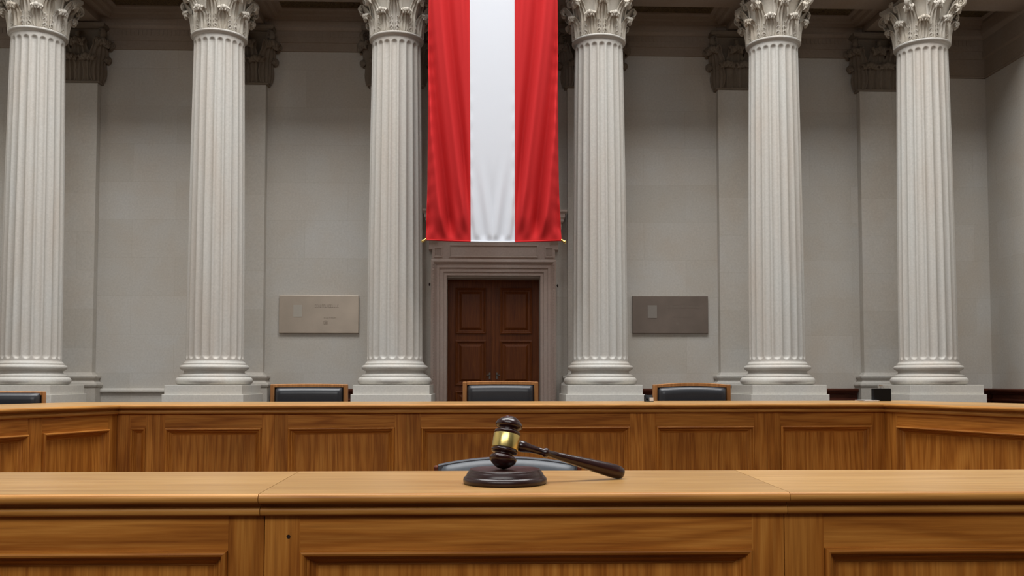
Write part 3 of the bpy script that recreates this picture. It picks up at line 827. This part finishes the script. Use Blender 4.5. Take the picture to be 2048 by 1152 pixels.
top('c', orgR, angR, 0, LR, -tanL*1.0, -tanRr*1.0, 'long straight oak worktop of the rear bench in front of the three chairs')
top('l', orgR, angLW, -2.2, -.0005, 0, tanL, 'short oak worktop of the rear bench angling off to the left edge')
orgRW = Vector((cR.x, cR.y, DAIS))
top('r', orgRW, angRW, .0005, 2.4, tanRr, 0, 'oak worktop of the rear bench angling off to the right edge')
fzR = fR(1024, 853.5, SBR)[1]-DAIS; mR = .042
jx = [fR(p, 880, SBR)[0] for p in (303.5, 549, 812.5, 1286, 1535)]
fr = [[fR(p, 870, SBR)[0] for p in q] for q in ((261,291),(330,523),(576,789),(842,1260),(1312,1508),(1561,1743))]
lo = SBR*(-tanL)+.0001; hi = LR + SBR*(-tanRr)-.0001
bounds = [lo]+jx+[hi]
labs = ['narrow oak panel unit next to the left corner of the rear bench', 'rear bench panel unit with strong wavy grain right of the narrow one',
        'rear bench panel unit left of the wide centre one', 'widest rear bench panel unit, in the centre behind the gavel',
        'rear bench panel unit below the chair on the right', 'rear bench panel unit below the white paper, next to the right corner']
for i in range(6):
    e = empty('bench_panel_unit', orgR, angR, label=labs[i], cat='bench', group='panel units of the rear oak bench')
    msc = mR if i else .030
    if i == 0: bm = new(); box(bm, lo-.05, lo+.03, SBR+.0305, SBR+.05, 0, zR-kR-.001); obj('seam_light_stop', bm, oak_v, e)  # added out of sight behind the left corner seam, blocks light coming through
    if i == 5: bm = new(); box(bm, hi-.03, hi+.05, SBR+.0305, SBR+.05, 0, zR-kR-.001); obj('seam_light_stop', bm, oak_v, e)  # same added strip behind the right corner, stops light through the seam
    panel_unit(e, bounds[i]+(.0003 if i else 0), bounds[i+1]-(.0003 if i < 5 else 0), SBR, zR-kR-.0004, 0, fr[i][0], fr[i][1], fzR, msc, .02)
fL = frame_of(orgR, angLW); fRW = frame_of(orgRW, angRW)
l1a, l1b = fL(84,900,SBR)[0], fL(216,900,SBR)[0]; l2b = fL(54,900,SBR)[0]
jm = (l1a+l2b)/2
for (a, b, fa, fb, org, ang, lab) in ((jm+.0003, SBR*tanL-.0001, l1a, l1b, orgR, angLW, 'angled oak panel unit of the left wing, nearest the corner'),
                                 (-2.2, jm-.0003, -1.9, l2b, orgR, angLW, 'angled oak panel unit cut by the left edge'),
                                 (SBR*tanRr+.0001, 2.4, fRW(1796,900,SBR)[0], 2.1, orgRW, angRW, 'long angled oak panel unit of the right wing')):
    e = empty('bench_panel_unit', org, ang, label=lab, cat='bench', group='panel units of the rear oak bench')
    panel_unit(e, a, b, SBR, zR-kR-.0004, 0, fa, fb, fzR, mR, .02)

# ------------------------------------------------------------ chairs
def make_chair(wid, top, seat_z, frame_m, pad_m, arch=.018, post=.030, label='', drop=.0, pad_top=.028, arms=True, postrise=0.0):
    """front of the backrest faces -y; origin on the floor under the seat centre"""
    c = empty('armchair', (0,0,0), label=label, cat='chair')
    h = wid/2; lean = .0
    for s in (-1, 1):
        bm = new(); sweep(bm, [(s*(h-post/2), .23, 0), (s*(h-post/2), .24, seat_z), (s*(h-post/2), .25, top-.006+postrise)], post*.62, 4, flat=1.0)
        bm.free(); bm = new(); box(bm, s*h-(post if s > 0 else 0), s*h+(post if s < 0 else 0), .225, .27, 0, top+postrise)
        obj('back_post', bm, frame_m, c, bevel=.006)
    bm = new(); N = 16; ra, rb = [], []
    for i in range(N+1):
        f = i/N; x = -h+post+(wid-2*post)*f; z = top - drop + arch*(1-(2*f-1)**2)
        ra.append([bm.verts.new(p) for p in ((x,.228,z-.022),(x,.228,z-.003),(x,.234,z),(x,.262,z),(x,.262,z-.022))])
    for a, b in zip(ra, ra[1:]):
        for k in range(5): bm.faces.new((a[k], a[(k+1)%5], b[(k+1)%5], b[k]))
    bm.faces.new(ra[0][::-1]); bm.faces.new(ra[-1])
    if frame_m is chair_wood: obj('top_rail', bm, frame_m, c, smooth=True)
    else: obj('top_rail', bm, frame_m, c, smooth=True)
    # padded back: pillow grid
    bm = new(); NX_, NZ_ = 30, 22; zb = seat_z+.10
    g = []
    for j in range(NZ_+1):
        row = []
        for i in range(NX_+1):
            f, v = i/NX_, j/NZ_
            x = (-h+post+.002)+(wid-2*post-.004)*f
            zt = top-drop-pad_top + arch*(1-(2*f-1)**2)
            z = zb+(zt-zb)*v
            e1 = min(1, min(f, 1-f)*(wid)/.045); e2 = min(1, min(v,1-v)*(zt-zb)/.045)
            pf = math.sqrt(max(0,1-(1-e1)**2))*math.sqrt(max(0,1-(1-e2)**2))
            row.append(bm.verts.new((x, .238-.045*pf, z)))
        g.append(row)
    for j in range(NZ_):
        for i in range(NX_): bm.faces.new((g[j][i], g[j][i+1], g[j+1][i+1], g[j+1][i]))
    bk = [bm.verts.new((v.co.x, .258, v.co.z)) for v in (g[0][0], g[0][-1], g[-1][-1], g[-1][0])]
    per = g[0] + [r[-1] for r in g[1:]] + g[-1][::-1][1:] + [r[0] for r in g[::-1][1:-1]]
    pb = [bm.verts.new((v.co.x, .258, v.co.z)) for v in per]
    for v in bk: bm.verts.remove(v)
    for k in range(len(per)): bm.faces.new((per[k], per[(k+1)%len(per)], pb[(k+1)%len(per)], pb[k]))
    bm.faces.new(pb)
    obj('backrest', bm, pad_m, c, smooth=True, angle=60)
    bm = new(); box(bm, -h+post, h-post, -.24, .225, seat_z-.09, seat_z); obj('seat', bm, pad_m, c, bevel=.02)
    bm = new(); box(bm, -h+.01, h-.01, -.25, .225, seat_z-.14, seat_z-.091); obj('seat_frame', bm, frame_m, c, bevel=.004)
    for s in (-1, 1):
        bm = new(); box(bm, s*(h-.02)-.02, s*(h-.02)+.02, -.25, -.21, 0, seat_z-.14); obj('leg', bm, frame_m, c, bevel=.003)
        if arms:
            bm = new(); sweep(bm, [(s*(h-.0),.225,seat_z+.22),(s*(h+.01),0,seat_z+.22),(s*(h+.01),-.2,seat_z+.20)], .02, 8, flat=1.3)
            sweep(bm, [(s*(h+.0),-.18,seat_z-.1),(s*(h+.01),-.18,seat_z+.205)], .016, 8)
            obj('armrest', bm, frame_m, c, smooth=True)
    return c
YCH = 6.45
def chair_at(x0, x1, ytop, Y, label, arch, rz=0, src=None, **kw):
    a, b = at(x0, ytop, Y-.25+.25), at(x1, ytop, Y)
    c = make_chair(b.x-a.x, a.z-DAIS, .47, chair_wood, leather, arch=arch, label=label, **kw)
    c.location = ((a.x+b.x)/2, Y-.25, DAIS); c.rotation_euler.z = rz; c['group'] = 'desk armchairs behind the rear bench'
    return c
chair_at(542, 696, 768.5, YCH, 'black leather and oak armchair behind the rear bench, left of the flag', .003, pad_top=.021)
chair_at(925.5, 1076, 763.5, YCH, 'black leather and oak armchair in front of the double door', .004, pad_top=.021)
chair_at(1305.5, 1460, 769.0, YCH, 'black leather and oak armchair behind the rear bench, right of the flag', .012, pad_top=.021)
# chair turned towards the left wing
a = at(91, 783, 5.75)
c = make_chair(.56, a.z-DAIS, .47, chair_wood, leather, arch=.002, post=.016, pad_top=.004, label='black leather armchair cut by the left edge, behind the left wing of the bench')
c['group'] = 'desk armchairs behind the rear bench'
rz = math.radians(8); c.rotation_euler.z = rz
c.location = (a.x-.28*math.cos(rz)+.25*math.sin(rz), a.y-.28*math.sin(rz)-.25*math.cos(rz), DAIS)
# chair between the benches
a, b = at(868, 936, 3.2), at(1162, 936, 3.2)
c = make_chair(b.x-a.x, at(868,931,3.2).z, .47, dark_chair_wood, leather_grey, arch=.026, post=.016, pad_top=.001, drop=-.004, label='grey-blue leather armchair directly behind the gavel', arms=True)
c.location = ((a.x+b.x)/2, 3.2-.25, 0)
for ch in c.children:
    if ch.name.startswith('top_rail'): ch.data.materials[0] = leather_grey

# ------------------------------------------------------------ gavel and sounding block
S_ = 1.4
blk = atz(1010, 966.5, ZF)
bmB = new(); R = .0595*S_; hB = .0205*S_
pr = [(R*.96,0),(R*.985,.04*hB),(R,.16*hB),(R*1.0,.30*hB),(R*.985,.42*hB),(R*.95,.50*hB),(R*.93,.54*hB),(R*.925,.60*hB),(R*.905,.72*hB),(R*.875,.84*hB),(R*.86,.88*hB),(R*.855,.93*hB),(R*.85,.965*hB),(R*.835,hB),(R*.80,hB*.985),(R*.4,hB*.985)]
lathe(bmB, pr, 96)
ob = obj('sounding_block', bmB, block_wood, None, smooth=True, angle=50, loc=(blk.x, blk.y, ZF))
tag(ob, 'round dark polished wooden sounding block under the gavel head', 'sounding block')
# head axis and handle direction
Hh = .0761*S_
rE = .0094*S_
axis = Vector((.178, .30, .937)).normalized()
gv = empty('gavel', (0,0,0), label='dark polished wooden gavel with a brass band resting on its block', cat='gavel')
r_ = lambda v: v*S_
prof = [(.0060,0),(.0085,.0010),(.0105,.0024),(.0125,.0036),(.0132,.0046),(.0155,.0062),(.0180,.0090),(.0194,.0122),(.0193,.0145),(.0180,.0164),(.0155,.0176),(.0138,.0184),(.0131,.0196),(.0134,.0208),(.0148,.0214),(.0172,.0220),(.0187,.0232),(.0190,.0248),(.0186,.0262),(.0181,.0270),(.0181,.0272)]
low = [(r_(r), r_(z)) for r, z in prof]
bandz0, bandz1 = r_(.0272), r_(.0489)
upper = [(r, Hh-z) for r, z in low[::-1]]
up0 = upper[0][1]
allp = low + [(r_(.0179), bandz0), (r_(.0179), up0)] + upper
HL = 1.10                                       # handle length factor
zm = (bandz0+up0)/2
def rim_low(ax):                                # lowest point of the tilted lower knob
    sn = math.sqrt(max(0, 1-ax.z**2)); return min(z*ax.z - r*sn for r, z in low)
base = Vector((at(1002.5, 930, blk.y).x, blk.y-.012, ZF+hB*.985-rim_low(axis)+.0002))
Cc = base + axis*zm
xe, re_ = .160*HL*S_, .0096*1.08*S_
hz_ = -(Cc.z-ZF-re_*.96-.0022)/xe
k_ = -axis.z*hz_; n2 = axis.x**2+axis.y**2; rr_ = 1-hz_**2
disc = math.sqrt(max(0, rr_*n2-k_*k_))
hd = Vector(((axis.x*k_+axis.y*disc)/n2, (axis.y*k_-axis.x*disc)/n2, hz_))
yy = axis.cross(hd).normalized()
rot = Matrix((hd, yy, axis)).transposed().to_4x4()
gv.location = base; gv.rotation_euler = rot.to_euler()
bm = new(); lathe(bm, allp, 64); head = obj('head', bm, gavel_wood, gv, smooth=True, angle=60)
bm = new(); lathe(bm, [(r_(.0178),bandz0+.0004),(r_(.0190),bandz0+.0006),(r_(.0192),bandz0+.0015),(r_(.0192),up0-.0015),(r_(.0190),up0-.0006),(r_(.0178),up0-.0004)], 64)
obj('brass_band', bm, brass_band, gv, smooth=True, angle=60)
zm = (bandz0+up0)/2
Lh = .158*S_
hp = [(.0165,.004),(.018,.0062),(.0205,.0078),(.0245,.0084),(.0285,.0080),(.0315,.0068),(.0345,.0062),(.045,.0054),(.0530,.0048),(.0538,.0060),(.0555,.0070),(.0585,.0070),(.0605,.0060),(.0613,.0048),(.075,.0051),(.10,.0065),(.125,.0082),(.148,.0094),(.160,.0096),(.168,.0088),(.1725,.0068),(.1745,.0030)]
bm = new(); lathe(bm, [(r_(r)*(1.08 if x > .07 else 1.0), r_(x)*(1 if x < .03 else HL)) for x, r in hp], 40, Matrix.Translation((0,0,zm)) @ Matrix.Rotation(pi/2,4,'Y'))
hn = obj('handle', bm, gavel_wood, gv, smooth=True, angle=60)

# ------------------------------------------------------------ small things on the rear bench
p = at(1764, 800.3, 5.55)
p0, p1 = at(1745.5, 800, 5.62), at(1783, 800, 5.62)
nrm = atz(1764, 801.5, ZR)
yb = 6.03
p0, p1 = at(1747.5, 800, yb), at(1783, 800, yb); ztp = at(1764, 776.8, yb).z
bxo = empty('black_box', ((p0.x+p1.x)/2, yb+.05, ZR), label='small black box with a steel clip on the right end of the rear bench', cat='box')
wx = (p1.x-p0.x)/2
bm = new(); box(bm, -wx, wx, -.05, -.01, 0, ztp-ZR); obj('case', bm, blackm, bxo, bevel=.004)
bm = new(); hz = ztp-ZR
sweep(bm, [(0,-.03,hz),(0,-.03,hz+.018)], .004, 8); sweep(bm, [(-.014,-.03,hz+.021),(.012,-.03,hz+.019)], .004, 8); sweep(bm, [(.004,-.03,hz+.010),(.016,-.034,hz+.013),(.014,-.034,hz+.006)], .0035, 8)
obj('steel_clip', bm, steel, bxo, smooth=True)
q0, q1 = atz(1709, 801.5, ZR), atz(1744, 801.6, ZR)
bm = new()
for k, (dx, r) in enumerate(((0,.0),(.006,.05),(-.004,-.04))):
    m = bm.verts[:] ; n0 = len(bm.verts); box(bm, -.05, .05, -.07, .07, k*.0025, k*.0025+.0022)
    bm.verts.ensure_lookup_table(); bmesh.ops.transform(bm, matrix=Matrix.Translation((dx,0,0)) @ Matrix.Rotation(r,4,'Z'), verts=bm.verts[n0:])
o = obj('paper_stack', bm, paper, None, loc=((q0.x+q1.x)/2-.02, 6.06, ZR+.0004)); tag(o, 'white papers lying beside the black box on the rear bench', 'papers')
q0 = atz(1296, 802.8, ZR)
s0, s1_ = at(1288, 800, q0.y).x, at(1304, 800, q0.y).x; zt = at(1296, 790, q0.y).z
dv = empty('desk_telephone', ((s0+s1_)/2, 5.98, ZR), label='small black desk device with a pale display, between a plinth and the right armchair', cat='telephone')
bm = new(); w2 = (s1_-s0)/2; hh = zt-ZR
extr(bm, [(-.03,0),(.035,0),(.035,hh),(.015,hh)], -w2, w2); obj('housing', bm, blackm, dv, bevel=.002)
bm = new(); box(bm, w2*.0, w2*.9, -.034, -.018, .004, hh*.62); obj('display', bm, paper, dv)
bm = new(); sweep(bm, [(-w2*.6,-.024,hh*.35),(-w2*.6,.01,hh*.95)], .006, 8); obj('handset', bm, blackm, dv, smooth=True)
